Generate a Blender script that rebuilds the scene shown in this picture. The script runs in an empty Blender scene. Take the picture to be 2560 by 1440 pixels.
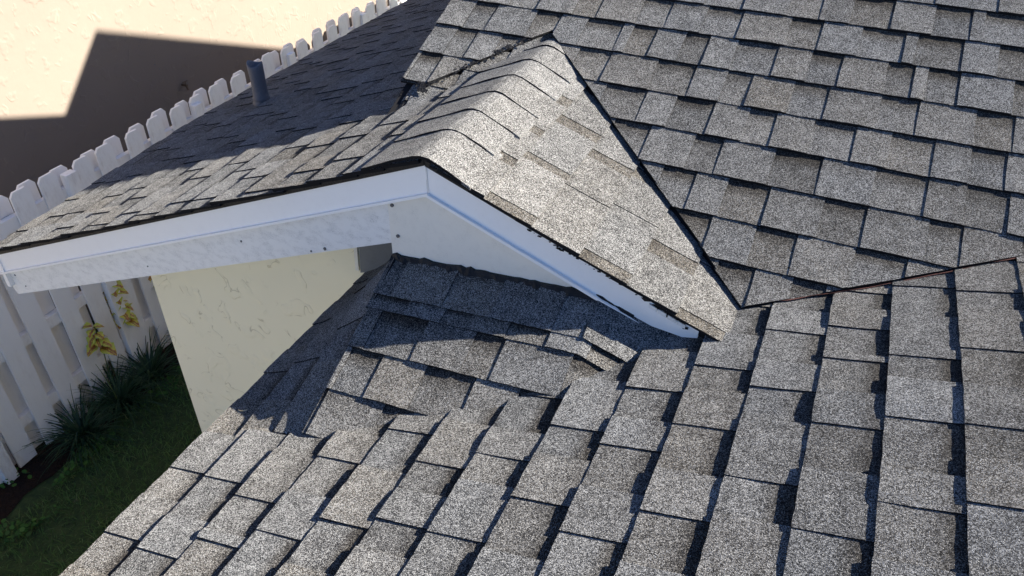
import bpy, math, random
import numpy as np
from mathutils import Matrix, Vector, noise

# ------------------------------------------------------------------ camera, sky, sun, exposure
ZO = 3.40                                   # ground is z = 0; roof geometry is measured from the gable peak
scene = bpy.context.scene
CAM = np.array([0.9466, -1.6279, 0.9776 + ZO])
RX, ROLL, YAW, FPX = 0.92706, 0.010406, 0.40728, 1979.69
def cam_rot():
    return (Matrix.Rotation(YAW, 3, 'Z') @ Matrix.Rotation(RX, 3, 'X') @ Matrix.Rotation(ROLL, 3, 'Z'))
cd = bpy.data.cameras.new('camera'); cd.sensor_width = 36.0; cd.lens = 36.0 * FPX / 2560.0
cd.clip_start = 0.05; cd.clip_end = 2000
camo = bpy.data.objects.new('camera', cd); scene.collection.objects.link(camo)
camo.matrix_world = Matrix.Translation(Vector(CAM)) @ cam_rot().to_4x4()
scene.camera = camo

SUN = np.array([1.0, 0.50, 0.63]); SUN /= np.linalg.norm(SUN)      # towards the sun
world = bpy.data.worlds.new('World'); scene.world = world; world.use_nodes = True
wn = world.node_tree.nodes; wl = world.node_tree.links
sky = wn.new('ShaderNodeTexSky'); sky.sky_type = 'NISHITA'; sky.sun_disc = False
sky.sun_elevation = math.asin(SUN[2]); sky.sun_rotation = math.atan2(SUN[0], SUN[1])
sky.air_density = 0.60; sky.dust_density = 0.40; sky.ozone_density = 6.0
wl.new(sky.outputs[0], wn['Background'].inputs[0]); wn['Background'].inputs[1].default_value = 0.05
sl = bpy.data.lights.new('sun', 'SUN'); sl.energy = 5.0; sl.angle = math.radians(0.53); sl.color = (1.0, 0.93, 0.81)
so = bpy.data.objects.new('sun', sl); scene.collection.objects.link(so)
so.rotation_euler = Vector(SUN).to_track_quat('Z', 'Y').to_euler(); so.location = (6, 4, 8)
scene.view_settings.view_transform = 'Standard'; scene.view_settings.look = 'None'
scene.view_settings.exposure = 2.28; scene.view_settings.gamma = 1.0

RND = random.Random(11)
COL = scene.collection
def rnd(a, b): return RND.uniform(a, b)

# ------------------------------------------------------------------ node helpers
def new_mat(name):
    m = bpy.data.materials.new(name); m.use_nodes = True
    nt = m.node_tree; b = nt.nodes['Principled BSDF']
    return m, nt, b
def N(nt, t, **kw):
    n = nt.nodes.new(t)
    for k, v in kw.items():
        if k in n.inputs: n.inputs[k].default_value = v
        else: setattr(n, k, v)
    return n
def ramp(nt, src, stops, interp='LINEAR'):
    r = nt.nodes.new('ShaderNodeValToRGB'); cr = r.color_ramp; cr.interpolation = interp
    while len(cr.elements) < len(stops): cr.elements.new(0.5)
    for el, (p, c) in zip(cr.elements, stops):
        el.position = p; el.color = (*c, 1) if len(c) == 3 else c
    nt.links.new(src, r.inputs[0]); return r
def math_n(nt, op, a, b=None, clamp=False):
    n = nt.nodes.new('ShaderNodeMath'); n.operation = op; n.use_clamp = clamp
    for i, x in enumerate((a, b)):
        if x is None: continue
        if isinstance(x, (int, float)): n.inputs[i].default_value = x
        else: nt.links.new(x, n.inputs[i])
    return n.outputs[0]
def mixc(nt, fac, a, b, mode='MIX'):
    n = nt.nodes.new('ShaderNodeMix'); n.data_type = 'RGBA'; n.blend_type = mode
    for i, x in ((0, fac), (6, a), (7, b)):
        if isinstance(x, (int, float)): n.inputs[i].default_value = x
        elif isinstance(x, tuple): n.inputs[i].default_value = (*x, 1)
        else: nt.links.new(x, n.inputs[i])
    return n.outputs[2]

# ------------------------------------------------------------------ materials
def granule_mat():
    m, nt, b = new_mat('asphalt_granules')
    tc = N(nt, 'ShaderNodeTexCoord'); L = nt.links
    tone = N(nt, 'ShaderNodeAttribute', attribute_name='tone')
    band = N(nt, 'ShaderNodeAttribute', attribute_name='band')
    warm = N(nt, 'ShaderNodeAttribute', attribute_name='warm')
    uv = N(nt, 'ShaderNodeUVMap', uv_map='UVMap'); sx = N(nt, 'ShaderNodeSeparateXYZ'); L.new(uv.outputs[0], sx.inputs[0])
    vo = N(nt, 'ShaderNodeTexVoronoi', Scale=620.0); L.new(tc.outputs['Object'], vo.inputs['Vector'])
    sc = N(nt, 'ShaderNodeSeparateColor'); L.new(vo.outputs['Color'], sc.inputs[0])
    big = N(nt, 'ShaderNodeTexNoise', Scale=26.0, Detail=3.0); L.new(tc.outputs['Object'], big.inputs['Vector'])
    mid = N(nt, 'ShaderNodeTexNoise', Scale=150.0, Detail=2.0); L.new(tc.outputs['Object'], mid.inputs['Vector'])
    r = math_n(nt, 'ADD', sc.outputs[0], math_n(nt, 'MULTIPLY', math_n(nt, 'SUBTRACT', tone.outputs['Fac'], 0.5), 0.62))
    r = math_n(nt, 'ADD', r, math_n(nt, 'MULTIPLY', math_n(nt, 'SUBTRACT', big.outputs['Fac'], 0.5), 0.40))
    r = math_n(nt, 'ADD', r, math_n(nt, 'MULTIPLY', math_n(nt, 'SUBTRACT', mid.outputs['Fac'], 0.5), 0.4))
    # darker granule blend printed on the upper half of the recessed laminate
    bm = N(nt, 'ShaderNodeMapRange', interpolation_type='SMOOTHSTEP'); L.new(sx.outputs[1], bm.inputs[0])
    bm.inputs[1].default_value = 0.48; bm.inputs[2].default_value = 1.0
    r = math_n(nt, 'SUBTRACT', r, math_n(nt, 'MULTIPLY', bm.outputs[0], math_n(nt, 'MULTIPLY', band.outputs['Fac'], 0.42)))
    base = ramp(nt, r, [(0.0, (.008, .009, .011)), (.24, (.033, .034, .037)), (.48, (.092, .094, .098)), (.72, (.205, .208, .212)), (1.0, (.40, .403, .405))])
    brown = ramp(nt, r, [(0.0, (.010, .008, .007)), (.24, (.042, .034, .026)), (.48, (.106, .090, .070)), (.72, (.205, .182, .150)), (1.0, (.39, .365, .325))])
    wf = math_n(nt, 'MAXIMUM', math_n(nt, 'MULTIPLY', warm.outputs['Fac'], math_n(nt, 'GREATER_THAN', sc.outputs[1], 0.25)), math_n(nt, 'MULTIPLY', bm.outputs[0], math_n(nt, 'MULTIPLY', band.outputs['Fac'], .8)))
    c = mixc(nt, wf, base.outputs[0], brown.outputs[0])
    L.new(c, b.inputs['Base Color']); b.inputs['Roughness'].default_value = 0.95
    b.inputs['Specular IOR Level'].default_value = 0.15
    try: b.inputs['Diffuse Roughness'].default_value = 1.0
    except Exception: pass
    bu = N(nt, 'ShaderNodeBump', Strength=0.75, Distance=0.0022)
    h = math_n(nt, 'ADD', math_n(nt, 'MULTIPLY', vo.outputs['Distance'], -1.0), math_n(nt, 'MULTIPLY', sc.outputs[2], 0.5))
    L.new(h, bu.inputs['Height']); L.new(bu.outputs[0], b.inputs['Normal'])
    return m
M_GRAN = granule_mat()
def plain(name, col, rough=.7, spec=.3, bump=None, metal=0.0):
    m, nt, b = new_mat(name)
    b.inputs['Base Color'].default_value = (*col, 1); b.inputs['Roughness'].default_value = rough
    b.inputs['Specular IOR Level'].default_value = spec; b.inputs['Metallic'].default_value = metal
    if bump:
        tc = N(nt, 'ShaderNodeTexCoord'); no = N(nt, 'ShaderNodeTexNoise', Scale=bump[0], Detail=4.0)
        nt.links.new(tc.outputs['Object'], no.inputs['Vector'])
        bu = N(nt, 'ShaderNodeBump', Strength=bump[1], Distance=bump[2]); nt.links.new(no.outputs['Fac'], bu.inputs['Height'])
        nt.links.new(bu.outputs[0], b.inputs['Normal'])
        rr = ramp(nt, no.outputs['Fac'], [(.3, tuple(c * .72 for c in col)), (.7, tuple(min(1, c * 1.12) for c in col))])
        nt.links.new(rr.outputs[0], b.inputs['Base Color'])
    return m
M_EDGE = plain('asphalt_edge', (.012, .012, .013), .9, .1)
M_FELT = plain('roofing_felt', (.014, .014, .016), .95, .1)
M_TAR = plain('roofing_tar', (.006, .006, .007), .55, .35, (160, .8, .004))
M_RED = plain('red_felt_edge', (.085, .040, .037), .9, .1, (500, .8, .003))

def speckled_white(name, col, dirt, amount, scale, rough, bumps=None, stretch=None):
    m, nt, b = new_mat(name); L = nt.links
    tc = N(nt, 'ShaderNodeTexCoord'); mp = N(nt, 'ShaderNodeMapping'); L.new(tc.outputs['Object'], mp.inputs[0])
    if stretch: mp.inputs['Scale'].default_value = stretch
    n1 = N(nt, 'ShaderNodeTexNoise', Scale=scale, Detail=6.0, Roughness=.65); L.new(mp.outputs[0], n1.inputs['Vector'])
    n2 = N(nt, 'ShaderNodeTexNoise', Scale=scale * 9, Detail=4.0, Roughness=.7); L.new(mp.outputs[0], n2.inputs['Vector'])
    f = math_n(nt, 'MULTIPLY', ramp(nt, n1.outputs['Fac'], [(.46, (0, 0, 0)), (.70, (1, 1, 1))]).outputs[0],
               ramp(nt, n2.outputs['Fac'], [(.44, (.15, .15, .15)), (.66, (1, 1, 1))]).outputs[0])
    c = mixc(nt, math_n(nt, 'MULTIPLY', f, amount), col, dirt)
    L.new(c, b.inputs['Base Color']); b.inputs['Roughness'].default_value = rough
    if bumps:
        bu = N(nt, 'ShaderNodeBump', Strength=bumps[0], Distance=bumps[1]); L.new(n2.outputs['Fac'], bu.inputs['Height']); L.new(bu.outputs[0], b.inputs['Normal'])
    return m
M_TRIM = speckled_white('white_aluminium_trim', (.88, .87, .85), (.5, .47, .42), .12, 30.0, .38)
M_BOARD = speckled_white('weathered_white_board', (.80, .79, .76), (.30, .30, .29), .8, 22.0, .8, (.35, .002), (1, 1, 1.6))
M_PANEL = speckled_white('offwhite_panel', (.78, .75, .67), (.50, .47, .42), .4, 30.0, .55, (.35, .0015))
M_FENCE = speckled_white('white_fence_paint', (.86, .86, .86), (.40, .34, .30), .50, 4.0, .75, (.3, .002), (1, 1, .35))
M_FLASH = speckled_white('grey_flashing', (.16, .17, .18), (.05, .05, .05), .5, 14.0, .6)
M_LEAD = speckled_white('lead_boot', (.10, .105, .125), (.30, .27, .24), .6, 18.0, .6, (.5, .003))
M_SCREW = plain('screw_head', (.10, .10, .10), .5, .5)
M_CONC = plain('soffit_wood', (.60, .58, .52), .8)

def stucco(name, col, mark, scale, mark_amt):
    m, nt, b = new_mat(name); L = nt.links
    tc = N(nt, 'ShaderNodeTexCoord')
    n1 = N(nt, 'ShaderNodeTexNoise', Scale=scale, Detail=1.5, Distortion=1.0); L.new(tc.outputs['Object'], n1.inputs['Vector'])
    n2 = N(nt, 'ShaderNodeTexNoise', Scale=scale * 1.15, Detail=2.0); mp = N(nt, 'ShaderNodeMapping'); mp.inputs['Location'].default_value = (3.1, 7.7, 1.3); L.new(tc.outputs['Object'], mp.inputs[0]); L.new(mp.outputs[0], n2.inputs['Vector'])
    n3 = N(nt, 'ShaderNodeTexNoise', Scale=90.0, Detail=5.0); L.new(tc.outputs['Object'], n3.inputs['Vector'])
    n4 = N(nt, 'ShaderNodeTexNoise', Scale=1.3, Detail=3.0); L.new(tc.outputs['Object'], n4.inputs['Vector'])
    # thin ridge lines left by the trowel: a narrow band of the noise, gated by a second noise
    d = math_n(nt, 'ABSOLUTE', math_n(nt, 'SUBTRACT', n1.outputs['Fac'], 0.5))
    line = ramp(nt, d, [(0.0, (1, 1, 1)), (.013, (0, 0, 0))])
    gate = ramp(nt, n2.outputs['Fac'], [(.53, (0, 0, 0)), (.60, (1, 1, 1))])
    lm = math_n(nt, 'MULTIPLY', line.outputs[0], gate.outputs[0])
    c0 = mixc(nt, math_n(nt, 'MULTIPLY', ramp(nt, n4.outputs['Fac'], [(.35, (0, 0, 0)), (.7, (1, 1, 1))]).outputs[0], .25), col, tuple(x * .82 for x in col))
    c = mixc(nt, math_n(nt, 'MULTIPLY', lm, mark_amt), c0, mark)
    L.new(c, b.inputs['Base Color']); b.inputs['Roughness'].default_value = .9; b.inputs['Specular IOR Level'].default_value = .15
    plate = ramp(nt, n1.outputs['Fac'], [(.47, (0, 0, 0)), (.53, (1, 1, 1))])
    h = math_n(nt, 'ADD', math_n(nt, 'MULTIPLY', math_n(nt, 'MULTIPLY', plate.outputs[0], gate.outputs[0]), .8), math_n(nt, 'ADD', math_n(nt, 'MULTIPLY', n3.outputs['Fac'], .12), math_n(nt, 'MULTIPLY', n2.outputs['Fac'], 1.0)))
    bu = N(nt, 'ShaderNodeBump', Strength=.55, Distance=.006); L.new(h, bu.inputs['Height']); L.new(bu.outputs[0], b.inputs['Normal'])
    return m
M_CREAM = stucco('cream_stucco', (.86, .81, .62), (.46, .41, .28), 9.0, .75)
M_BEIGE = stucco('beige_stucco', (.185, .155, .130), (.24, .20, .16), 7.0, .55)

def lawn_mat():
    m, nt, b = new_mat('lawn_soil'); L = nt.links
    tc = N(nt, 'ShaderNodeTexCoord'); n1 = N(nt, 'ShaderNodeTexNoise', Scale=14.0, Detail=6.0, Roughness=.7); L.new(tc.outputs['Object'], n1.inputs['Vector'])
    r = ramp(nt, n1.outputs['Fac'], [(.35, (.02, .035, .010)), (.55, (.04, .07, .016)), (.75, (.08, .075, .035))])
    L.new(r.outputs[0], b.inputs['Base Color']); b.inputs['Roughness'].default_value = .95
    bu = N(nt, 'ShaderNodeBump', Strength=.8, Distance=.02); L.new(n1.outputs['Fac'], bu.inputs['Height']); L.new(bu.outputs[0], b.inputs['Normal'])
    return m
M_LAWN = lawn_mat()
def leaf_mat(name, cols, rough=.5):
    m, nt, b = new_mat(name); L = nt.links
    a = N(nt, 'ShaderNodeAttribute', attribute_name='tone')
    r = ramp(nt, a.outputs['Fac'], [(i / (len(cols) - 1), c) for i, c in enumerate(cols)])
    L.new(r.outputs[0], b.inputs['Base Color']); b.inputs['Roughness'].default_value = rough
    b.inputs['Specular IOR Level'].default_value = .3
    return m
M_GRASS = leaf_mat('grass_blade', [(.04, .08, .016), (.07, .15, .03), (.11, .20, .05), (.22, .21, .10)], .7)
M_LIRI = leaf_mat('liriope_blade', [(.010, .028, .012), (.022, .055, .022), (.04, .085, .03), (.12, .17, .05)], .45)
M_WEED = leaf_mat('weed_leaf', [(.02, .07, .010), (.04, .12, .015), (.07, .16, .02)], .6)
def coleus_mat():
    m, nt, b = new_mat('coleus_leaf'); L = nt.links
    uv = N(nt, 'ShaderNodeUVMap', uv_map='UVMap'); sx = N(nt, 'ShaderNodeSeparateXYZ'); L.new(uv.outputs[0], sx.inputs[0])
    d = math_n(nt, 'ABSOLUTE', sx.outputs[0])
    n1 = N(nt, 'ShaderNodeTexNoise', Scale=60.0, Detail=3.0); tc = N(nt, 'ShaderNodeTexCoord'); L.new(tc.outputs['Object'], n1.inputs['Vector'])
    d2 = math_n(nt, 'ADD', d, math_n(nt, 'MULTIPLY', math_n(nt, 'SUBTRACT', n1.outputs['Fac'], .5), .5))
    r = ramp(nt, d2, [(.0, (.66, .54, .07)), (.06, (.42, .16, .05)), (.20, (.38, .13, .05)), (.32, (.68, .58, .08)), (1.0, (.50, .56, .08))])
    L.new(r.outputs[0], b.inputs['Base Color']); b.inputs['Roughness'].default_value = .55
    return m
M_COLEUS = coleus_mat()
M_STEM = plain('green_stem', (.06, .10, .03), .7)
M_MULCH = plain('dark_mulch', (.035, .022, .016), .95, .1, (60, 1.0, .03))
M_BOUNCE = plain('pale_bounce_ground', (.42, .39, .33), .95, .1, (3, .4, .02))  # off-frame ground, made pale to bounce sunlight onto the shaded upright faces
M_TWIG = plain('pale_curl', (.55, .42, .24), .6)
M_BRASS = plain('old_brass', (.10, .06, .035), .5, .5)

# ------------------------------------------------------------------ mesh helpers
def link_mesh(name, verts, faces, mats, parent=None, fmat=None, uvs=None, attrs=None, smooth=False):
    me = bpy.data.meshes.new(name); me.from_pydata([tuple(v) for v in verts], [], faces)
    for m in (mats if isinstance(mats, (list, tuple)) else [mats]): me.materials.append(m)
    if fmat is not None: me.polygons.foreach_set('material_index', fmat)
    if uvs is not None:
        lay = me.uv_layers.new(name='UVMap'); vi = np.zeros(len(me.loops), dtype=np.int32); me.loops.foreach_get('vertex_index', vi)
        lay.data.foreach_set('uv', np.asarray(uvs, dtype=np.float32)[vi].ravel())
    for k, vals in (attrs or {}).items():
        at = me.attributes.new(k, 'FLOAT', 'POINT'); at.data.foreach_set('value', np.asarray(vals, dtype=np.float32))
    if smooth: me.polygons.foreach_set('use_smooth', [True] * len(me.polygons))
    me.update()
    o = bpy.data.objects.new(name, me); COL.objects.link(o)
    if parent is not None: o.parent = parent; o.matrix_parent_inverse = parent.matrix_world.inverted()
    return o
class MB:
    def __init__(s): s.v = []; s.f = []; s.t = []; s.uv = []
    def add(s, v, f, tone=.5, uv=None):
        n = len(s.v); s.v += [tuple(map(float, p)) for p in v]; s.f += [tuple(i + n for i in q) for q in f]; s.t += [tone] * len(v)
        s.uv += uv if uv else [(0, 0)] * len(v)
    def box(s, lo, hi, tone=.5):
        x0, y0, z0 = lo; x1, y1, z1 = hi
        s.add([(x0,y0,z0),(x1,y0,z0),(x1,y1,z0),(x0,y1,z0),(x0,y0,z1),(x1,y0,z1),(x1,y1,z1),(x0,y1,z1)],
              [(0,3,2,1),(4,5,6,7),(0,1,5,4),(1,2,6,5),(2,3,7,6),(3,0,4,7)], tone)
    def prism(s, poly, axis, a0, a1):
        """poly: 2-D outline in the two other axes, extruded along axis ('y' or 'x')."""
        def P(q, a): return (q[0], a, q[1]) if axis == 'y' else ((a, q[0], q[1]) if axis == 'x' else (q[0], q[1], a))
        n = len(poly); v = [P(q, a0) for q in poly] + [P(q, a1) for q in poly]
        f = [tuple(range(n)), tuple(range(2 * n - 1, n - 1, -1))] + [(i, i + n, (i + 1) % n + n, (i + 1) % n) for i in range(n)]
        s.add(v, f)
    def build(s, name, mat, parent=None, smooth=False):
        o = link_mesh(name, s.v, s.f, mat, parent, uvs=s.uv, attrs={'tone': s.t}, smooth=smooth)
        return o
def fix_normals(o):
    import bmesh
    bm = bmesh.new(); bm.from_mesh(o.data); bmesh.ops.recalc_face_normals(bm, faces=bm.faces); bm.to_mesh(o.data); bm.free()
def empty(name, loc):
    o = bpy.data.objects.new(name, None); COL.objects.link(o); o.location = loc; o.empty_display_size = .1
    bpy.context.view_layer.update(); return o
def tag(o, label=None, cat=None, group=None, kind=None):
    for k, v in (('label', label), ('category', cat), ('group', group), ('kind', kind)):
        if v: o[k] = v
    return o
RINV = np.array(cam_rot().transposed())
def project(P):
    c = (np.asarray(P, float).reshape(-1, 3) - CAM) @ RINV.T
    d = np.maximum(-c[:, 2], 1e-3)
    return np.c_[1280 + FPX * c[:, 0] / d, 720 - FPX * c[:, 1] / d], -c[:, 2]

# ------------------------------------------------------------------ roof planes (measured from the gable peak)
G, B_, A_ = 0.398, 0.427, 0.2905            # pitches: gable right, rear roof, front roof
YR, DA, XE, Y2 = 0.896, 0.5737, -0.4443, 0.9039
E_ = 0.143                                  # exposure of one course
XRAKE = -0.452                              # left rake of the rear roof
XN = -4.5                                   # neighbour's wall
_t = (XRAKE - XN) / SUN[0]                   # ridge line of the rear roof, from the shadow it throws on that wall
YRIDGE = ((-1.492 + _t * SUN[2]) + .356 * (1.7185 + _t * SUN[1]) + B_ * YR) / (B_ + .356)
def zA(x): return A_ * x - DA
def sagA(x, y): return .074 * max(0.0, y + .2) * min(1.0, max(0.0, (x - .80) / .35))   # the front roof dips towards the valley
def zB(y): return B_ * (y - YR)
def zL(x, y): return x * (0.421 - 0.026 * min(max(y, 0.0), 1.2) / 1.2)
def zR(x): return -G * x
def zC(x, y): return -0.341 + 0.082 * x + 0.5 * y - 0.42 * max(0.0, x - 0.50)

house = empty('house', (0, 3.0, 0))
tag(house, 'house with grey shingled roofs, a small cross gable and cream stucco walls', 'house')

SH = []                                     # every shingle: dict with mesh data, projected area, its slope
def emit(slope, name, V, F, fm, uv, tone, band, warm):
    V = np.array(V); V[:, 2] += ZO
    pr, dep = project(V)
    x0, y0 = pr.min(0); x1, y1 = pr.max(0)
    vis = dep.min() > .1 and x1 > 0 and x0 < 2560 and y1 > 0 and y0 < 1440
    c = V.mean(0)
    area = 0.0
    if vis:
        area = (min(x1, 2560) - max(x0, 0)) * (min(y1, 1440) - max(y0, 0))
    SH.append(dict(slope=slope, name=name, V=V, F=F, fm=fm, uv=uv, tone=tone, band=band, warm=warm, area=area))

def clip(poly, hp):
    a, b, c = hp; out = []
    n = len(poly)
    for i in range(n):
        p, q = poly[i], poly[(i + 1) % n]
        dp = a * p[0] + b * p[1] + c; dq = a * q[0] + b * q[1] + c
        if dp >= 0: out.append(p)
        if (dp >= 0) != (dq >= 0):
            t = dp / (dp - dq); out.append(tuple(p[k] + t * (q[k] - p[k]) for k in range(2)))
    return out

def piece(slope, M, u0, u1, v0, ev, raised, hps=(), w_extra=0.0, tone=None, band=None, warm=None, over=.045, lift=None, thick=None, nm='shingle', butt=1):
    """One tab of a laminated shingle on the surface M(u, v, w); v grows up the slope, v0 is its butt."""
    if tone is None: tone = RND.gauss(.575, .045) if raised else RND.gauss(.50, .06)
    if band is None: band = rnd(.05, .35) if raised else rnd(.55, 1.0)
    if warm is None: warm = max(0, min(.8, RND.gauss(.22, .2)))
    t = (.0068 if raised else .0034) if thick is None else thick
    wb = .0078; l0 = rnd(0, .0024) if lift is None else lift; l1 = rnd(0, .0024) if lift is None else lift
    ph = rnd(0, 6); lm = rnd(-.0008, .0024)
    def w(u, v):
        f = (v - v0) / ev; s = (u - u0) / max(u1 - u0, 1e-4)
        cur = (l0 * (1 - s) + l1 * s + lm * math.sin(math.pi * s) + .0004 * math.sin(ph + u * 90)) * max(0, 1 - f) ** 2
        return wb * (1 - f / 1.40) + cur + t + w_extra
    top = v0 + ev + over
    if hps:
        nb = max(3, int((u1 - u0) / .014)); poly = []
        for i in range(nb + 1): poly.append((u0 + (u1 - u0) * i / nb, v0 + RND.gauss(0, .0006)))
        for i in range(1, 4): poly.append((u1 + RND.gauss(0, .0006), v0 + (top - v0) * i / 4))
        poly += [(u1, top), (u0, top)]
        for i in range(3, 0, -1): poly.append((u0 + RND.gauss(0, .0006), v0 + (top - v0) * i / 4))
        for hp in hps:
            poly = clip(poly, hp)
            if len(poly) < 3: return
        n = len(poly)
        ar = abs(sum(poly[i][0] * poly[(i + 1) % n][1] - poly[(i + 1) % n][0] * poly[i][1] for i in range(n))) / 2
        if ar < 4e-4: return
        V = [M(u, v, w(u, v)) for u, v in poly] + [M(u, v, w(u, v) - t - .004) for u, v in poly]
        F = [tuple(range(n))] + [(i, i + n, (i + 1) % n + n, (i + 1) % n) for i in range(n)]
        fm = [0] + [1] * n; uv = [(u, (v - v0) / ev) for u, v in poly] * 2
    else:
        nu = max(3, int((u1 - u0) / .022)); nv = 3
        g = []
        for j in range(nv + 1):
            for i in range(nu + 1):
                u = u0 + (u1 - u0) * i / nu; v = v0 + (top - v0) * j / nv
                if j == 0: v += RND.gauss(0, .0006)
                if i in (0, nu): u += RND.gauss(0, .0005)
                g.append((u, v))
        rim = list(range(nu + 1)) + [j * (nu + 1) + nu for j in range(1, nv + 1)] + [nv * (nu + 1) + i for i in range(nu - 1, -1, -1)] + [j * (nu + 1) for j in range(nv - 1, 0, -1)]
        V = [M(u, v, w(u, v)) for u, v in g]
        nb = len(V); V += [M(*g[i], w(*g[i]) - t - .004) for i in rim]
        F = [(j * (nu + 1) + i, j * (nu + 1) + i + 1, (j + 1) * (nu + 1) + i + 1, (j + 1) * (nu + 1) + i) for j in range(nv) for i in range(nu)]
        fm = [0] * len(F); k = len(rim)
        F += [(rim[i], nb + i, nb + (i + 1) % k, rim[(i + 1) % k]) for i in range(k)]; fm += [butt] * nu + [1] * (k - nu)
        uv = [(u, (v - v0) / ev) for u, v in g] + [(g[i][0], (g[i][1] - v0) / ev) for i in rim]
    emit(slope, nm, V, F, fm, uv, tone, band, warm)

def course(slope, M, ua, ub, v0, ev, hps=(), wmin=.085, wmax=.19, skip=None, split=(), rec=(.06, .17), **kw):
    """A run of alternating raised and recessed tabs."""
    u = ua - rnd(0, .15); raised = RND.random() < .5
    while u < ub:
        wd = rnd(wmin, wmax) if raised else rnd(*rec)
        if raised and RND.random() < .10: wd = rnd(.02, .045)
        a, b = max(u, ua), min(u + wd, ub)
        if b - a > .006:
            ex = 0 if raised else .006
            cuts = [a] + [s for s in split if a + .004 < s < b - .004] + [b]
            for c0, c1 in zip(cuts[:-1], cuts[1:]):
                if skip and skip(.5 * (c0 + c1), v0, c0, c1): continue
                h = hps(c0, c1, v0) if callable(hps) else hps
                piece(slope, M, c0 - (ex if c0 == a else 0), c1 + (ex if c1 == b else 0), v0, ev, raised, h, **kw)
        u += wd; raised = not raised

def deck(name, quad_pts, down=.002):
    v = [(x, y, z + ZO - down) for x, y, z in quad_pts]
    v2 = [(x, y, z - .016) for x, y, z in v]; n = len(v)
    f = [tuple(range(n)), tuple(range(2 * n - 1, n - 1, -1))] + [(i, i + n, (i + 1) % n + n, (i + 1) % n) for i in range(n)]
    o = link_mesh(name, v + v2, f, M_FELT, house, uvs=[(0, 0)] * (2 * n), attrs={'tone': [.5] * (2 * n)})
    fix_normals(o); return o

# --- front roof (slopes down to the lawn on the left)
ca, sa = math.cos(math.atan(A_)), math.sin(math.atan(A_))
def M_A(u, v, w): x = XE + v * ca - w * sa; return (x, u, zA(XE) + v * sa + w * ca - sagA(x, u))
slopeA = deck('roof_slope', [(XE + .01, -3.2, zA(XE + .01)), (3.0, -3.2, zA(3.0)), (3.0, -.2, zA(3.0) - .04), (3.0, 1.30, zA(3.0) - sagA(3.0, 1.3) - .07), (1.15, .33, zA(1.15) - sagA(1.15, .33) - .07), (.824, .113, zA(.824)), (.824, .02, zA(.824)), (.45, .02, zA(.45)), (.45, -.277, zA(.45)), (-.123, -.516, zA(-.123)), (XE + .01, -.516, zA(XE + .01))])
tag(slopeA, 'low-pitched front roof slope whose courses run towards the gable wall')
def ymaxA(x):
    if x > .824: return .52 * x - .315 + .05
    if x > .45: return .0
    if x > -.123: return .417 * x - .465
    return -.50
for k in range(0, 24):
    xb = XE + k * E_ * ca
    ym = max(ymaxA(xb), ymaxA(xb + E_ * ca)) + (.035 if xb > .42 or xb < -.2 else -.005)
    course(slopeA, M_A, -3.0, ym, k * E_ + RND.gauss(0, .0012), E_, wmin=.09, wmax=.18, rec=(.08, .15))

# --- cricket in front of the gable and the twisted strip down to the eave
slopeC = deck('roof_slope', [(-.128, .02, zC(-.128, .02)), (-.120, -.512, zC(-.12, -.512)), (.80, -.13, zC(.80, -.13)), (.80, .02, zC(.80, .02))], .006)
tag(slopeC, 'small cricket slope under the gable panel')
def M_C(u, v, w):
    y = v; n = Vector((-.082, -.5, 1)).normalized()
    return (u + n.x * w, y + n.y * w, zC(u, y) + n.z * w)
yl = [-.512, -.392, -.275, -.163, -.121]
for i, y0 in enumerate(yl):
    ev = (yl[i + 1] - y0) if i < 4 else .125
    xr = (y0 + .465) / .417 + .28
    xl = -.122 - .015 * (y0 / -.512)
    course(slopeC, M_C, -.128, min(xr, .80), y0, ev, over=.025 if i < 4 else .012, wmin=.10, wmax=.2, rec=(.08, .16), w_extra=.003, lift=.0006)
slopeS = deck('roof_slope', [(XE + .01, -.52, zA(XE + .01)), (-.13, -.52, zA(-.13)), (-.14, .02, zC(-.14, .02)), (-.16, .28, -.34), (XE + .01, .30, zA(XE + .01))], .05)
tag(slopeS, 'narrow twisted strip of roof beside the cricket, in shade')
def M_S(u, v, w):
    """v = 0 at the eave, 1 at the cricket's left edge; u = y."""
    f = min(max((u + .53) / .53, 0), 1)
    xe_, ze_ = XE, zA(XE)
    xt, zt = -.128, zC(-.128, max(min(u, 0.0), -.53)) - .004
    x = xe_ + (xt - xe_) * v; z = ze_ + (zt - ze_) * (v ** (1 + .25 * f))
    sl = math.atan2(zt - ze_, xt - xe_)
    return (x - w * math.sin(sl), u, z + w * math.cos(sl))
for i in range(3):
    course(slopeS, M_S, -.56, .30, i * .345, .345, over=.05 if i < 2 else .0, wmin=.12, wmax=.22, rec=(.10, .18))

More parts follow.
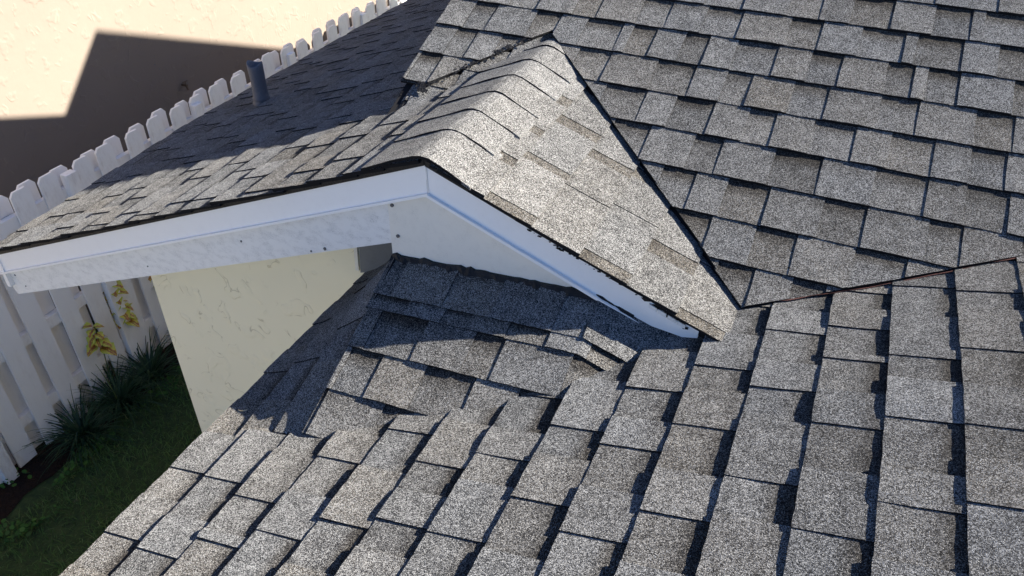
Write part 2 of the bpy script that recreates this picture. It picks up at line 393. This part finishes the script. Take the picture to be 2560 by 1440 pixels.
# --- rear roof (slopes down towards the camera)
cb, sb = math.cos(math.atan(B_)), math.sin(math.atan(B_))
V0B = (Y2 - YR) / cb                        # slope coordinate of the course line beside the ridge end
def M_B(u, v, w):
    y = YR + v * cb - w * sb; z = zB(YR) + v * sb
    return (u, y, z + w * cb)
slopeB = deck('roof_slope', [(XRAKE + .01, .50, zB(.50)), (-.02, .885, zB(.885)), (.02, .885, zB(.885)), (.80, .15, zB(.15)), (.83, .13, zB(.13)), (3.0, 1.58, zB(1.58)), (3.0, YRIDGE, zB(YRIDGE)), (XRAKE + .01, YRIDGE, zB(YRIDGE))], .004)
tag(slopeB, 'rear roof slope facing the camera above the gable')
def hpsB(c0, c1, v0):
    # keep above the valley cuts (only those this tab touches); conditions are on y = YR + v*cb
    u = .5 * (c0 + c1); h = [(1, 0, -XRAKE)]
    if u < -.02: h += [(-.98, cb, YR - .985 + RND.gauss(0, .003)), (0, cb, YR - .635)]
    elif u < .9: h.append((G / B_, cb, -.030 + RND.gauss(0, .0045)))    # right gable valley
    if u > .5: h.append((-.52, cb, YR + .315))                           # woven valley with the front roof
    return tuple(q for q in h if min(q[0] * x + q[1] * y + q[2] for x in (c0, c1) for y in (v0, v0 + E_)) < 0)
for k in range(-7, 18):
    v0 = V0B + k * E_ + RND.gauss(0, .0012)
    if YR + v0 * cb > YRIDGE - .05: break
    far = YR + v0 * cb > 1.75
    course(slopeB, M_B, XRAKE, 2.4, v0, E_, hpsB, split=(-.02,), w_extra=.006, wmin=.09, wmax=.165, rec=(.08, .14))

# --- gable: left slope (runs far back behind the rear roof's rake)
XEL = -2.10
def xL_at(v): return XEL + v * .922
def M_L(u, v, w):
    x = xL_at(v); z = zL(x, u)
    if M_L.weave and u > .3 and x > XRAKE - .004: z = max(z, zB(u) - .002)
    elif not M_L.weave and u > .45 and x > XRAKE - .006: x = XRAKE - .006; z = zL(x, u)
    return (x - .38 * w, u, z + .92 * w)
M_L.weave = False
slopeL = deck('roof_slope', [(XEL + .01, -.01, zL(XEL + .01, 0)), (-.002, -.01, 0), (-.002, .9, 0), (XRAKE - .02, .9, zL(XRAKE - .02, .9)), (XRAKE - .02, 1.2, zL(XRAKE - .02, 1.2)), (XRAKE - .02, 6.0, zL(XRAKE - .02, 2)), (XEL + .01, 6.0, zL(XEL + .01, 2)), (XEL + .01, 1.2, zL(XEL + .01, 1.2))], .012)
tag(slopeL, 'left gable slope, half sunlit and half in deep blue shade')
nL = int(2.05 / .922 / E_) + 1
for k in range(nL):
    v0 = k * E_; x0 = xL_at(v0); x1 = xL_at(v0 + E_)
    if x1 < XRAKE - .0: yend = 5.6
    else: yend = min(.985 + .98 * x0 + .10, .95)
    if x0 < XRAKE < x1: yend = .665
    ov = .045 if x1 < -.16 else .0
    M_L.weave = x1 > XRAKE
    course(slopeL, M_L, -.028, yend, v0, E_ if x1 < -.01 else max(.03, (-.012 - x0) / .922), over=ov, wmin=.10, wmax=.2, rec=(.08, .16), tone=None)
    if x0 < XRAKE < x1:                     # the same course goes on behind the rake, lower down
        def M_L2(u, v, w): x = min(xL_at(v), XRAKE - .006); z = zL(x, u); return (x - .38 * w, u, z + .92 * w)
        course(slopeL, M_L2, .66, 5.6, v0, max(.02, (XRAKE - .01 - x0) / .922), over=0, wmin=.10, wmax=.2, rec=(.08, .16))

# --- gable: right slope
cg, sg = math.cos(math.atan(G)), math.sin(math.atan(G))
XR0 = .838
def M_R(u, v, w): x = XR0 - v * cg + w * sg; return (x, u, zR(XR0) + v * sg + w * cg)
slopeR = deck('roof_slope', [(.002, -.01, zR(.002)), (.83, -.01, zR(.83)), (.83, .10, zR(.83)), (.002, .885, zR(.002))], .012)
tag(slopeR, 'right gable slope in full sun with tan patches')
for k in range(7):
    v0 = k * E_; xb = XR0 - v0 * cg; xt = xb - E_ * cg
    ye = YR - (G / B_) * xt + .10
    ev = E_ if xt > .02 else (xb - .02) / cg
    if ev < .02: continue
    u = -.030; raised = bool(k % 2)
    while u < ye:
        wd = rnd(.13, .22) if raised else rnd(.035, .065)
        brown = (not raised) and RND.random() < .7
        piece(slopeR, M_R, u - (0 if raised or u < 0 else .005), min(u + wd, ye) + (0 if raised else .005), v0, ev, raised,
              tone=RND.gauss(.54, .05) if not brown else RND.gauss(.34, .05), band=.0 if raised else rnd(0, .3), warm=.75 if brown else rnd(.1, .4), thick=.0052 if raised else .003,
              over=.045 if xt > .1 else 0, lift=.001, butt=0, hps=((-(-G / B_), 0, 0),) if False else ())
        u += wd; raised = not raised

# --- ridge caps
def cap(y0, ln, hl=.19, hr=.14, tone=.62):
    nx, nyy = 14, 4; V = []; uv = []; g = []
    for j in range(nyy + 1):
        for i in range(nx + 1):
            s = -hl + (hl + hr) * i / nx; y = y0 + ln * j / nyy + (RND.gauss(0, .0008) if j == 0 else 0)
            zz = zL(s, y) if s < 0 else zR(s)
            rr = .028; zz -= max(0, rr - abs(s)) ** 2 / (2 * rr) * .42 * 2 * .5
            wv = .0235 + .0050 * (1 - j / nyy * 1.0) - .0105 * (max(0, s) / .14) ** 1.5 - .004 * (max(0, -s) / .19) ** 1.5 + (.0012 * math.sin(s * 40 + y0 * 31) if j == 0 else 0)
            V.append((s, y, zz + wv)); g.append((s, y)); uv.append((s, .3))
    F = [(j * (nx + 1) + i, j * (nx + 1) + i + 1, (j + 1) * (nx + 1) + i + 1, (j + 1) * (nx + 1) + i) for j in range(nyy) for i in range(nx)]
    fm = [0] * len(F)
    rim = list(range(nx + 1)) + [j * (nx + 1) + nx for j in range(1, nyy + 1)] + [nyy * (nx + 1) + i for i in range(nx - 1, -1, -1)] + [j * (nx + 1) for j in range(nyy - 1, 0, -1)]
    nb = len(V); V += [(V[i][0], V[i][1], V[i][2] - .009) for i in rim]; uv += [uv[i] for i in rim]; k = len(rim)
    F += [(rim[i], nb + i, nb + (i + 1) % k, rim[(i + 1) % k]) for i in range(k)]; fm += [1] * k
    fm = [f if not (f == 1 and (nx - 1 <= q - nx * nyy < nx + nyy)) else 0 for q, f in enumerate(fm)]
    emit(slopeR, 'ridge_cap', V, F, fm, uv, tone, 0, rnd(.1, .3))
y = -.035; first = True
for i in range(7):
    ln = .175 if i == 0 else .143
    cap(y, ln + .03, hl=.19 + rnd(-.006, .006), hr=.135 + rnd(-.01, .01), tone=rnd(.58, .68)); y += ln

# ------------------------------------------------------------------ turn shingle data into objects
SH.sort(key=lambda d: -d['area'])
def shingle_obj(d):
    n = len(d['V'])
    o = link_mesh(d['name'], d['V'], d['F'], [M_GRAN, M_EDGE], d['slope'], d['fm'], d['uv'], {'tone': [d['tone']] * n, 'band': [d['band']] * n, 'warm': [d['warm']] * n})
    return o
n_ind = 0; rest = {}
for d in SH:
    if d['name'] == 'ridge_cap': shingle_obj(d); continue
    if n_ind < 298 and d['area'] > 0: shingle_obj(d); n_ind += 1
    else: rest.setdefault(d['slope'].name, []).append(d)
for sname, L in rest.items():
    V = []; F = []; fm = []; uv = []; at = {'tone': [], 'band': [], 'warm': []}
    for d in L:
        n0 = len(V); V += [tuple(p) for p in d['V']]; F += [tuple(i + n0 for i in f) for f in d['F']]; fm += d['fm']; uv += d['uv']
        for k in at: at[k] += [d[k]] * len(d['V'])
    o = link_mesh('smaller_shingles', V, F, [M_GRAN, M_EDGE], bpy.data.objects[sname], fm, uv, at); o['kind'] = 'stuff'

def U(pts): return [(x, y, z + ZO) for x, y, z in pts]
def part(name, poly, axis, a0, a1, mat, parent=house):
    m = MB(); m.prism([(p[0], p[1] + ZO) if axis in 'xy' else p for p in poly], axis, a0, a1)
    o = m.build(name, mat, parent); fix_normals(o); return o

# ------------------------------------------------------------------ gable trim, board, panel
def bevel(o, w=.002):
    md = o.modifiers.new('bevel', 'BEVEL'); md.width = w; md.segments = 2; md.limit_method = 'ANGLE'
TL = .423; TR = .380
def band_poly(x0, x1, pitch, o0, o1):
    return [(x0, x0 * pitch + o0), (x1, x1 * pitch + o0), (x1, x1 * pitch + o1), (x0, x0 * pitch + o1)]
t1 = part('rake_trim', band_poly(-2.24, -.001, TL, -.012, -.098), 'y', -.014, -.002, M_TRIM); tag(t1, 'white metal rake trim running down to the left eave')
t2 = part('rake_trim', [(0.0, -.014), (.77, -.020 - .77 * TR), (.77, -.050 - .77 * TR), (.73, -.352), (.62, -.340), (0.0, -.098)], 'y', -.0135, -.002, M_TRIM); tag(t2, 'white metal rake trim running down to the front roof')
f1 = part('trim_lip', band_poly(-2.24, .004, TL, -.098, -.106), 'y', -.024, -.002, M_TRIM, t1)
f2 = part('trim_lip', [(0.0, -.0985), (.618, -.337), (.602, -.341), (0.0, -.1075)], 'y', -.0235, -.002, M_TRIM, t2)
seam = part('trim_joint', [(-.0022, -.022), (.0022, -.022), (.0045, -.099), (.0030, -.099)], 'y', -.0152, -.0142, M_BOARD, t1)
st = part('starter_edge', band_poly(-2.14, -.002, TL, .004, -.013), 'y', -.021, -.002, M_TAR, t1)
st2 = part('starter_edge', [(0.0, .004), (.83, .002 - .83 * G), (.83, -.012 - .83 * G), (.77, -.018 - .77 * TR), (0.0, -.015)], 'y', -.0205, -.002, M_TAR, t2)
bd = part('rake_board', [(-.130, -.130), (-2.100, -.985), (-2.061, -1.098), (-.130, -.302)], 'y', .000, .038, M_BOARD); tag(bd, 'weathered white wooden board under the left rake trim')
for (x, z, s) in [(-.385, -.395, .005), (-.44, -.420, .003), (-.72, -.46, .003), (-2.02, -.985, .003), (-1.98, -1.03, .0025), (-1.2, -.70, .0025)]:
    m = MB(); m.prism([(x + s * math.cos(a) * (.8 + .4 * RND.random()), z + ZO + s * 1.2 * math.sin(a) * (.8 + .4 * RND.random())) for a in np.linspace(0, 2 * math.pi, 9)[:-1]], 'y', -.0025, .002)
    o = m.build('stain_hole', M_SCREW, bd); fix_normals(o)
pn = part('gable_panel', [(-.137, -.120), (-.137, -.362), (.53, -.335), (.66, -.38), (.66, -.30), (0.0, -.060)], 'y', -.0045, .010, M_PANEL); tag(pn, 'off-white panel filling the gable end')
for x, z in ((-.122, -.172), (-.112, -.272)):
    m = MB(); m.prism([(x + .0052 * math.cos(a), z + ZO + .0052 * math.sin(a)) for a in np.linspace(0, 2 * math.pi, 13)[:-1]], 'y', -.0085, -.004)
    o = m.build('screw', M_SCREW, pn); fix_normals(o)
# sealant line where the panel meets the cricket
m = MB(); xs = np.linspace(-.136, .60, 50); top = []; bot = []
for x in xs:
    zz = zC(x, -.01) + ZO; top.append((x, -.012 + RND.gauss(0, .001), zz + .017 + max(0, RND.gauss(.0, .003)))); bot.append((x, -.024 + RND.gauss(0, .003), zC(x, -.024) + ZO + .012))
n = len(xs); m.add(top + bot + [(x, .0, z) for x, y, z in top], [(i, i + n, i + 1 + n, i + 1) for i in range(n - 1)] + [(i + 2 * n, i, i + 1, i + 1 + 2 * n) for i in range(n - 1)])
m.build('sealant', M_TAR, house)
# end of the right trim: cut tar flakes along the upper edge
m = MB()
for i in range(45):
    x = rnd(.28, .77); k = RND.random() ** 2; s = rnd(.001, .004) * (1 + 1.6 * (x > .62))
    zt = -.022 - x * (TR + .0); z = zt - k * (.006 + .020 * max(0, (x - .6) / .2)); a = rnd(0, 3)
    m.add([(x + s * 1.8 * math.cos(a + q), -.0158, z + ZO + s * math.sin(a + q)) for q in (0, 1.6, 3.0, 4.4)], [(3, 2, 1, 0)])
m.build('tar_flakes', M_TAR, t2)['kind'] = 'stuff'
m = MB()
for x in np.arange(.635, .72, .026):
    m.prism([(x, -.029 - x * TR + ZO), (x + .022, -.029 - (x + .022) * TR + ZO), (x + .022, -.041 - (x + .022) * TR + ZO), (x, -.041 - x * TR + ZO)], 'y', -.0185, -.0138)
o = m.build('trim_flange', M_BOARD, t2); fix_normals(o)

# ------------------------------------------------------------------ walls below the roof
w1 = part('stucco_wall', [(-1.598, -3.4), (-1.598, -.84), (-.30, -.33), (.3, -.33), (.3, -3.4)], 'y', .300, .42, M_CREAM); tag(w1, 'pale cream stucco wall under the gable')
part('side_wall', [(.42, -3.4), (.42, -.80), (5.9, -.80), (5.9, -3.4)], 'x', -1.598, -1.45, M_CREAM)
part('side_wall', [(-3.1, -3.4), (-3.1, -.74), (.297, -.74), (.297, -3.4)], 'x', -.02, .12, M_CREAM)
part('rear_gable_wall', [(.44, zL(-.43, .6) - .05), (.44, zB(.44) - .01), (YRIDGE, zB(YRIDGE) - .02), (2 * YRIDGE - .7, zB(.7) - .02 if False else zB(YRIDGE) - .40 * (YRIDGE - .7) - .02), (2 * YRIDGE - .7, zL(-.43, .6) - .05)], 'x', XRAKE + .012, XRAKE + .06, M_CREAM)
part('soffit', [(-.30, -.33), (-2.04, -.335 - 1.74 * .41), (-2.04, -.345 - 1.74 * .41), (-.30, -.345)], 'y', .04, .299, M_CONC)
part('eave_fascia', [(-.02, zL(XEL, 0) - .02), (-.02, zL(XEL, 0) - .16), (1.2, zL(XEL, 1.2) - .16), (5.9, zL(XEL, 2) - .16), (5.9, zL(XEL, 2) - .02), (1.2, zL(XEL, 1.2) - .02)], 'x', XEL + .03, XEL + .05, M_TRIM)
part('eave_fascia', [(-3.1, zA(XE) - .02), (-3.1, zA(XE) - .15), (.28, zA(XE) - .15), (.28, zA(XE) - .02)], 'x', XE + .025, XE + .045, M_TRIM)
# flashing in the pocket beside the panel
fl = part('wall_flashing', [(-.475, -.70), (-.462, -.52), (-.505, -.44), (-.49, -.36), (-.20, -.27), (-.20, -.60)], 'y', .284, .2985, M_FLASH); tag(fl, 'dark grey metal flashing on the stucco wall')
part('wall_flashing', [(-.50, -.70), (-.492, -.52), (-.478, -.52), (-.486, -.70)], 'y', .290, .2985, M_PANEL)
m = MB()
for i in range(26):
    x, z = rnd(-.40, -.22), 0; z = -.42 + (x + .4) * .7 + RND.gauss(0, .012); s = rnd(.004, .016); a = rnd(0, 6)
    m.add([(x + s * 1.5 * math.cos(a + q), .281 - rnd(0, .002), z + ZO + s * math.sin(a + q)) for q in (0, 1.1, 2.2, 3.3, 4.6)], [(4, 3, 2, 1, 0)])
m.build('sealant', M_TAR, house)

# ------------------------------------------------------------------ off-frame rest of the roof (its shadow lies on the neighbour's wall)
def roof_plane(name, pts):
    o = deck(name, pts, 0); o.data.materials[0] = M_GRAN
    n = len(o.data.vertices)
    for k, val in (('band', 0.0), ('warm', .2)):
        at = o.data.attributes.new(k, 'FLOAT', 'POINT'); at.data.foreach_set('value', [val] * n)
    return o
zr = zB(YRIDGE) + .02
roof_plane('roof_slope', [(XRAKE, YRIDGE, zr), (3.0, YRIDGE, zr), (3.0, YRIDGE + 3.0, zr - 1.1), (XRAKE, YRIDGE + 3.0, zr - 1.1)])
def back(yw, zw, xc):
    t = (xc - XN) / SUN[0]; return yw + t * SUN[1], zw + t * SUN[2]
ty, tz = back(2.722, -1.155, .5)
roof_plane('roof_slope', [(.5, ty, tz), (4.5, ty, tz), (4.5, ty - .9, tz - .9), (.5, ty - .9, tz - .9)])
roof_plane('roof_slope', [(.5, ty, tz), (4.5, ty, tz), (4.5, ty + 5, tz - 2.0), (.5, ty + 5, tz - 2.0)])
part('upper_wall', [(ty - .85, tz - .9), (ty, tz - .03), (ty + 4.9, tz - 2.0), (ty + 4.9, tz - 3.6), (ty - .85, tz - 3.6)], 'x', .55, .7, M_CREAM)

# ------------------------------------------------------------------ valley tar, red felt edge
m = MB()
cl = [(-.09, .905), (-.16, .835), (-.23, .768), (-.29, .705), (-.345, .650), (-.375, .625), (-.345, .610)]
for i in range(140):
    k = RND.random() * (len(cl) - 1); a = int(k); f = k - a
    x = cl[a][0] * (1 - f) + cl[min(a + 1, 6)][0] * f + RND.gauss(0, .006); yy = cl[a][1] * (1 - f) + cl[min(a + 1, 6)][1] * f - .012 + RND.gauss(0, .007)
    s = rnd(.003, .009); q0 = rnd(0, 6)
    m.add([(x + s * math.cos(q0 + q), yy + s * math.sin(q0 + q), zB(yy + s * math.sin(q0 + q)) + ZO + .0175 + rnd(0, .004)) for q in (0, 1.3, 2.6, 3.9, 5.1)], [(0, 1, 2, 3, 4)])
m.build('valley_tar', M_TAR, house)['kind'] = 'stuff'
m = MB(); n = 60; a_ = []; b2 = []
for i in range(n):
    x = .90 + (1.62 - .90) * i / (n - 1); yv = .52 * x - .315; w = .004 + .016 * noise.noise((x * 14, 1, 3)) + .007 * math.sin(i / (n - 1) * math.pi)
    a_.append((x - .004, yv + .012, zA(x - .004) - sagA(x, yv) + ZO + .0160)); b2.append((x + .004, yv - max(-.006, w * .7), zA(x + .004) - sagA(x, yv) + ZO + .0165))
m.add(a_ + b2, [(i, i + n, i + 1 + n, i + 1) for i in range(n - 1)]); m.build('red_felt_edge', M_RED, house)

# ------------------------------------------------------------------ plumbing vent
px_, py_ = -1.615, 1.215; pz = zL(px_, py_)
vp = MB(); K = 20; rings = [(-.03, .041), (.0, .040), (.012, .046), (.018, .040), (.030, .039), (.036, .0425), (.044, .037), (.09, .036), (.14, .0355), (.185, .037), (.204, .0375), (.210, .034), (.204, .029), (.17, .026)]
vs = []
for j, (h, r) in enumerate(rings):
    for i in range(K):
        a = 2 * math.pi * i / K; q = r * (1 + .05 * noise.noise((math.cos(a) * 1.5, math.sin(a) * 1.5, h * 14)))
        vs.append((px_ + q * math.cos(a) - .004 * h / .2, py_ + q * math.sin(a), pz + ZO + h + (.008 * math.sin(a * 2 + 1) if j in (9, 10, 11, 12) else 0)))
vp.add(vs, [(j * K + i, j * K + (i + 1) % K, (j + 1) * K + (i + 1) % K, (j + 1) * K + i) for j in range(len(rings) - 1) for i in range(K)] + [tuple((len(rings) - 1) * K + i for i in range(K))])
vpo = vp.build('vent_pipe', M_LEAD, house, True); tag(vpo, 'grey lead-wrapped vent pipe standing on the shaded slope')

# ------------------------------------------------------------------ curled scrap on the shingles
m = MB(); pts = []
for i in range(15):
    t = i / 14; a = -2.4 + t * 5.2; r = .013 * (1 - .25 * t)
    x = -.388 + r * math.cos(a) * (1.0) - (.018 * (1 - t) ** 3); yv = -.458 + r * 1.15 * math.sin(a) + .010 * (1 - t) ** 3
    pts.append(Vector((x, yv, zA(x) + ZO + .0135 + .004 * math.sin(t * 6))))
vs = []; fs = []
for i, c in enumerate(pts):
    d = (pts[min(i + 1, 14)] - pts[max(i - 1, 0)]).normalized(); s1 = d.cross(Vector((0, 0, 1))).normalized(); s2 = s1.cross(d)
    for k in range(6): vs.append(c + (s1 * math.cos(k * 1.0472) + s2 * math.sin(k * 1.0472)) * .0017)
fs = [(i * 6 + k, i * 6 + (k + 1) % 6, (i + 1) * 6 + (k + 1) % 6, (i + 1) * 6 + k) for i in range(14) for k in range(6)]
m.add(vs, fs); o = m.build('curled_scrap', M_TWIG, None, True)
tag(o, 'tiny pale curled scrap lying on the shingles by the eave', 'scrap')

# ------------------------------------------------------------------ ground
g = MB(); g.add([(-120, -120, -.01), (120, -120, -.01), (120, 120, -.01), (-120, 120, -.01)], [(0, 1, 2, 3)])
tag(g.build('ground', M_BOUNCE), kind='structure')
g = MB(); g.add([(-4.49, -4.5, 0), (2.0, -4.5, 0), (2.0, 12, 0), (-4.49, 12, 0)], [(0, 1, 2, 3)])
tag(g.build('lawn', M_LAWN), kind='structure')
XF = -3.669
mu = MB(); nx_, nyy_ = 10, 60; vs = []
for j in range(nyy_ + 1):
    for i in range(nx_ + 1):
        x = -4.44 + (1.04 + .06 * noise.noise((j * .35, 0, 0))) * i / nx_; yv = -.2 + 6.2 * j / nyy_
        vs.append((x, yv, .006 + .03 * max(0, noise.noise((x * 9, yv * 9, 0))) * (1 if i < nx_ else 0)))
mu.add(vs, [(j * (nx_ + 1) + i, j * (nx_ + 1) + i + 1, (j + 1) * (nx_ + 1) + i + 1, (j + 1) * (nx_ + 1) + i) for j in range(nyy_) for i in range(nx_)])
tag(mu.build('planting_bed', M_MULCH), kind='structure')

def blade(mb, base, ang, lean, ln, wd, tone, seg=4, droop=1.0):
    d = Vector((math.cos(ang), math.sin(ang), 0)); s = Vector((-math.sin(ang), math.cos(ang), 0)); v = []; p = Vector(base); th = lean
    for i in range(seg + 1):
        w = wd * (1 - (i / seg) ** 1.6) + .0003
        v += [p - s * w, p + s * w]
        p = p + (d * math.sin(th) + Vector((0, 0, 1)) * math.cos(th)) * (ln / seg); th += droop * (1.0 / seg)
    mb.add(v, [(2 * i, 2 * i + 1, 2 * i + 3, 2 * i + 2) for i in range(seg)], tone)
gb = MB()
for i in range(30000):
    x = rnd(-3.42, -1.62); yv = rnd(-1.3, 3.2)
    if x < -3.34 + .07 * noise.noise((yv * 2.4, 0, 0)): continue
    dens = noise.noise((x * 2.2, yv * 2.2, 5))
    if RND.random() < .25 - .5 * dens: continue
    blade(gb, (x, yv, 0), rnd(0, 6.28), rnd(.2, 1.1), rnd(.03, .075), rnd(.0012, .0026), min(1, max(0, .42 + .35 * dens + RND.gauss(0, .2))), 2, 1.0)
tag(gb.build('grass', M_GRASS), 'short dark green grass in the shaded strip', 'grass', kind='stuff')
wd = MB()
def round_leaf(mb, c, nrm, r, tone, uvs=True):
    n = Vector(nrm).normalized(); a = n.orthogonal().normalized(); b2 = n.cross(a); q0 = rnd(0, 6)
    mb.add([Vector(c) + (a * math.cos(q0 + k * 1.0472) + b2 * math.sin(q0 + k * 1.0472)) * r for k in range(6)], [tuple(range(6))], tone)
for i in range(900):
    yv = rnd(-.3, 2.3); x = -3.30 + RND.gauss(0, .05) + (.0 if yv > .35 else .1)
    if RND.random() < .45: yv = rnd(-.35, .35); x = rnd(-3.75, -3.1)
    if noise.noise((x * 3, yv * 2.3, 2)) < -.05: continue
    round_leaf(wd, (x, yv, rnd(.02, .07)), (RND.gauss(0, .4), RND.gauss(0, .4), 1), rnd(.008, .018), rnd(0, 1))
tag(wd.build('ground_cover', M_WEED), 'bright green low weeds along the edge of the planting bed', 'weeds', kind='stuff')

# ------------------------------------------------------------------ border grass clumps
def clump(x, yv, n, ln, label):
    m = MB(); e = empty('border_grass', (x, yv, 0))
    for i in range(n):
        a = rnd(0, 6.283); r = abs(RND.gauss(0, .045))
        blade(m, (x + r * math.cos(a), yv + r * math.sin(a), .005), a + RND.gauss(0, .4), abs(RND.gauss(.28, .3)), ln * rnd(.6, 1.1), rnd(.0040, .0065), min(1, max(0, RND.gauss(.38, .22))), 7, rnd(1.1, 2.2))
    m.build('blades', M_LIRI, e)
    tag(e, label, 'plant', 'border grass clumps along the fence'); return e
clump(-3.43, .74, 200, .46, 'dark strappy border grass clump nearest the open end of the bed')
clump(-3.44, 1.10, 200, .46, 'full dark border grass clump below the lone coleus shoot')
clump(-3.45, 1.42, 180, .46, 'dark border grass clump just below the tall yellow coleus')
clump(-3.47, 1.98, 110, .34, 'thin dark border grass clump close to the stucco wall corner')

# ------------------------------------------------------------------ coleus
def coleus(x, yv, z0, z1, nl, size, label):
    e = empty('coleus', (x, yv, 0)); m = MB(); K = 6; vs = []
    P = [Vector((x - .10 * (1 - t), yv + .02 * math.sin(t * 3), t * z1)) for t in np.linspace(0, 1, 8)]
    for p in P:
        for k in range(K): vs.append(p + Vector((math.cos(k * 1.047), math.sin(k * 1.047), 0)) * .004)
    m.add(vs, [(i * K + k, i * K + (k + 1) % K, (i + 1) * K + (k + 1) % K, (i + 1) * K + k) for i in range(7) for k in range(K)]); m.build('stem', M_STEM, e)
    for i in range(nl):
        f = i / max(1, nl - 1); zz = z0 + (z1 - z0) * f; a = i * 2.4 + rnd(-.4, .4); ln = size * (1.0 - .35 * f) * rnd(.8, 1.15)
        d = Vector((math.cos(a), math.sin(a), 0)); s = Vector((-math.sin(a), math.cos(a), 0)); th = rnd(1.0, 1.5) if f > .85 else rnd(1.3, 2.0)
        p = Vector((x - .02, yv, zz)); lm = MB(); v = []; uv = []; prof = [.04, .55, .95, 1.0, .75, .38, .02]
        for j, wv in enumerate(prof):
            hw = ln * .43 * wv * (1 + (.09 if j % 2 else -.06))
            up = Vector((0, 0, 1)) * hw * .35
            v += [p - s * hw + up, p.copy(), p + s * hw + up]; uv += [(-wv, j / 6), (0, j / 6), (wv, j / 6)]
            p = p + (d * math.sin(th) + Vector((0, 0, 1)) * math.cos(th)) * (ln / 6); th += .16
        lm.add(v, [(3 * j + q, 3 * j + q + 1, 3 * j + 4 + q, 3 * j + 3 + q) for j in range(6) for q in (0, 1)], .5, uv)
        lm.build('leaf', M_COLEUS, e)
    tag(e, label, 'plant', 'coleus plants growing through the fence'); return e
coleus(-3.55, 1.20, .50, .70, 13, .125, 'single yellow and red coleus shoot in front of a fence picket')
coleus(-3.62, 1.50, .52, .98, 30, .125, 'tall yellow and red coleus growing up between two pickets')
coleus(-3.64, 1.86, .60, 1.10, 18, .11, 'coleus mostly hidden behind a picket beside the stucco wall')

# ------------------------------------------------------------------ fence
fence = empty('picket_fence', (XF, 2.5, 0)); tag(fence, 'white shadowbox picket fence with dog-eared pickets', 'fence')
H = 1.83
def dogear(wd_, h, t):
    c = .030
    poly = [(-wd_ / 2, .03), (wd_ / 2, .03), (wd_ / 2, h - c), (wd_ / 2 - c * .85, h), (-wd_ / 2 + c * .85, h), (-wd_ / 2, h - c)]
    m = MB(); m.prism(poly, 'x', -t / 2, t / 2); return m
base_me = None
def picket(x, yv, h):
    global base_me
    if base_me is None:
        o = dogear(.138, H, .017).build('picket', M_FENCE); fix_normals(o); base_me = o.data
        md = o
    else:
        o = bpy.data.objects.new('picket', base_me); COL.objects.link(o)
    o.location = (x, yv, 0); o.scale = (1, rnd(.97, 1.03), h / H); o.rotation_euler = (RND.gauss(0, .006), RND.gauss(0, .005), RND.gauss(0, .012))
    o.parent = fence; o.matrix_parent_inverse = fence.matrix_world.inverted(); return o
k = 0
for i in range(-5, 32):
    yv = 2.27 + .2295 * (i - 4)
    picket(XF + .030, yv, H + .025 + RND.gauss(0, .010))
    picket(XF - .030, yv - .115 + RND.gauss(0, .006), H + .01 + RND.gauss(0, .012))
for z in (.28, .83, 1.61):
    m = MB(); m.box((XF - .0205, -.1, z), (XF + .0205, 8.8, z + .088)); m.build('rail', M_FENCE, fence)
for yv in (.28, 1.48, 2.705, 3.905, 5.105, 6.3, 7.5):
    m = MB(); m.box((XF + .012, yv - .044, 0), (XF + .072, yv + .044, H - .03)); o = m.build('post', M_FENCE, fence); bevel(o, .004)

# ------------------------------------------------------------------ neighbour's house
nb = empty('neighbouring_house', (XN - 1, 3.0, 0)); tag(nb, 'neighbouring beige stucco house wall behind the fence', 'house')
m = MB(); m.box((XN - .2, -3.0, 0), (XN, 14.0, 4.9)); m.build('stucco_wall', M_BEIGE, nb)
m = MB(); m.add([(XN + .25, -3.4, 4.75), (XN + .25, 14.4, 4.75), (XN - 4, 14.4, 6.5), (XN - 4, -3.4, 6.5), (XN + .25, -3.4, 4.62), (XN + .25, 14.4, 4.62), (XN - 4, 14.4, 6.37), (XN - 4, -3.4, 6.37)], [(0, 1, 2, 3), (7, 6, 5, 4), (0, 4, 5, 1), (1, 5, 6, 2), (3, 7, 4, 0)])
m.build('roof_edge', M_FELT, nb)
fy, fz = 3.43, -1.87 + ZO
m = MB(); K = 10
def tube(mb, p0, p1, r, K=10):
    p0, p1 = Vector(p0), Vector(p1); d = (p1 - p0).normalized(); a = d.orthogonal().normalized(); b2 = d.cross(a)
    vs = [p + (a * math.cos(2 * math.pi * k / K) + b2 * math.sin(2 * math.pi * k / K)) * r for p in (p0, p1) for k in range(K)]
    mb.add(vs, [(k, (k + 1) % K, K + (k + 1) % K, K + k) for k in range(K)] + [tuple(range(K - 1, -1, -1)), tuple(range(K, 2 * K))])
tube(m, (XN - .01, fy, fz), (XN + .06, fy, fz), .011); tube(m, (XN + .045, fy, fz + .005), (XN + .062, fy, fz - .04), .010); tube(m, (XN + .04, fy, fz), (XN + .045, fy, fz + .035), .006); tube(m, (XN + .043, fy - .025, fz + .036), (XN + .043, fy + .025, fz + .036), .006)
m.build('hose_bibb', M_BRASS, nb)
m = MB()
for (yy, zz, s) in [(3.19, -1.60, .007), (3.21, -1.53, .005), (3.225, -1.65, .006), (3.08, -1.40, .006), (3.20, -1.58, .004)]:
    m.prism([(yy + s * math.cos(a) * rnd(.7, 1.3), zz + ZO + s * math.sin(a) * rnd(.7, 1.3)) for a in np.linspace(0, 6.283, 8)[:-1]], 'x', XN - .001, XN + .0015)
o = m.build('wall_pits', M_SCREW, nb); fix_normals(o); o['kind'] = 'stuff'
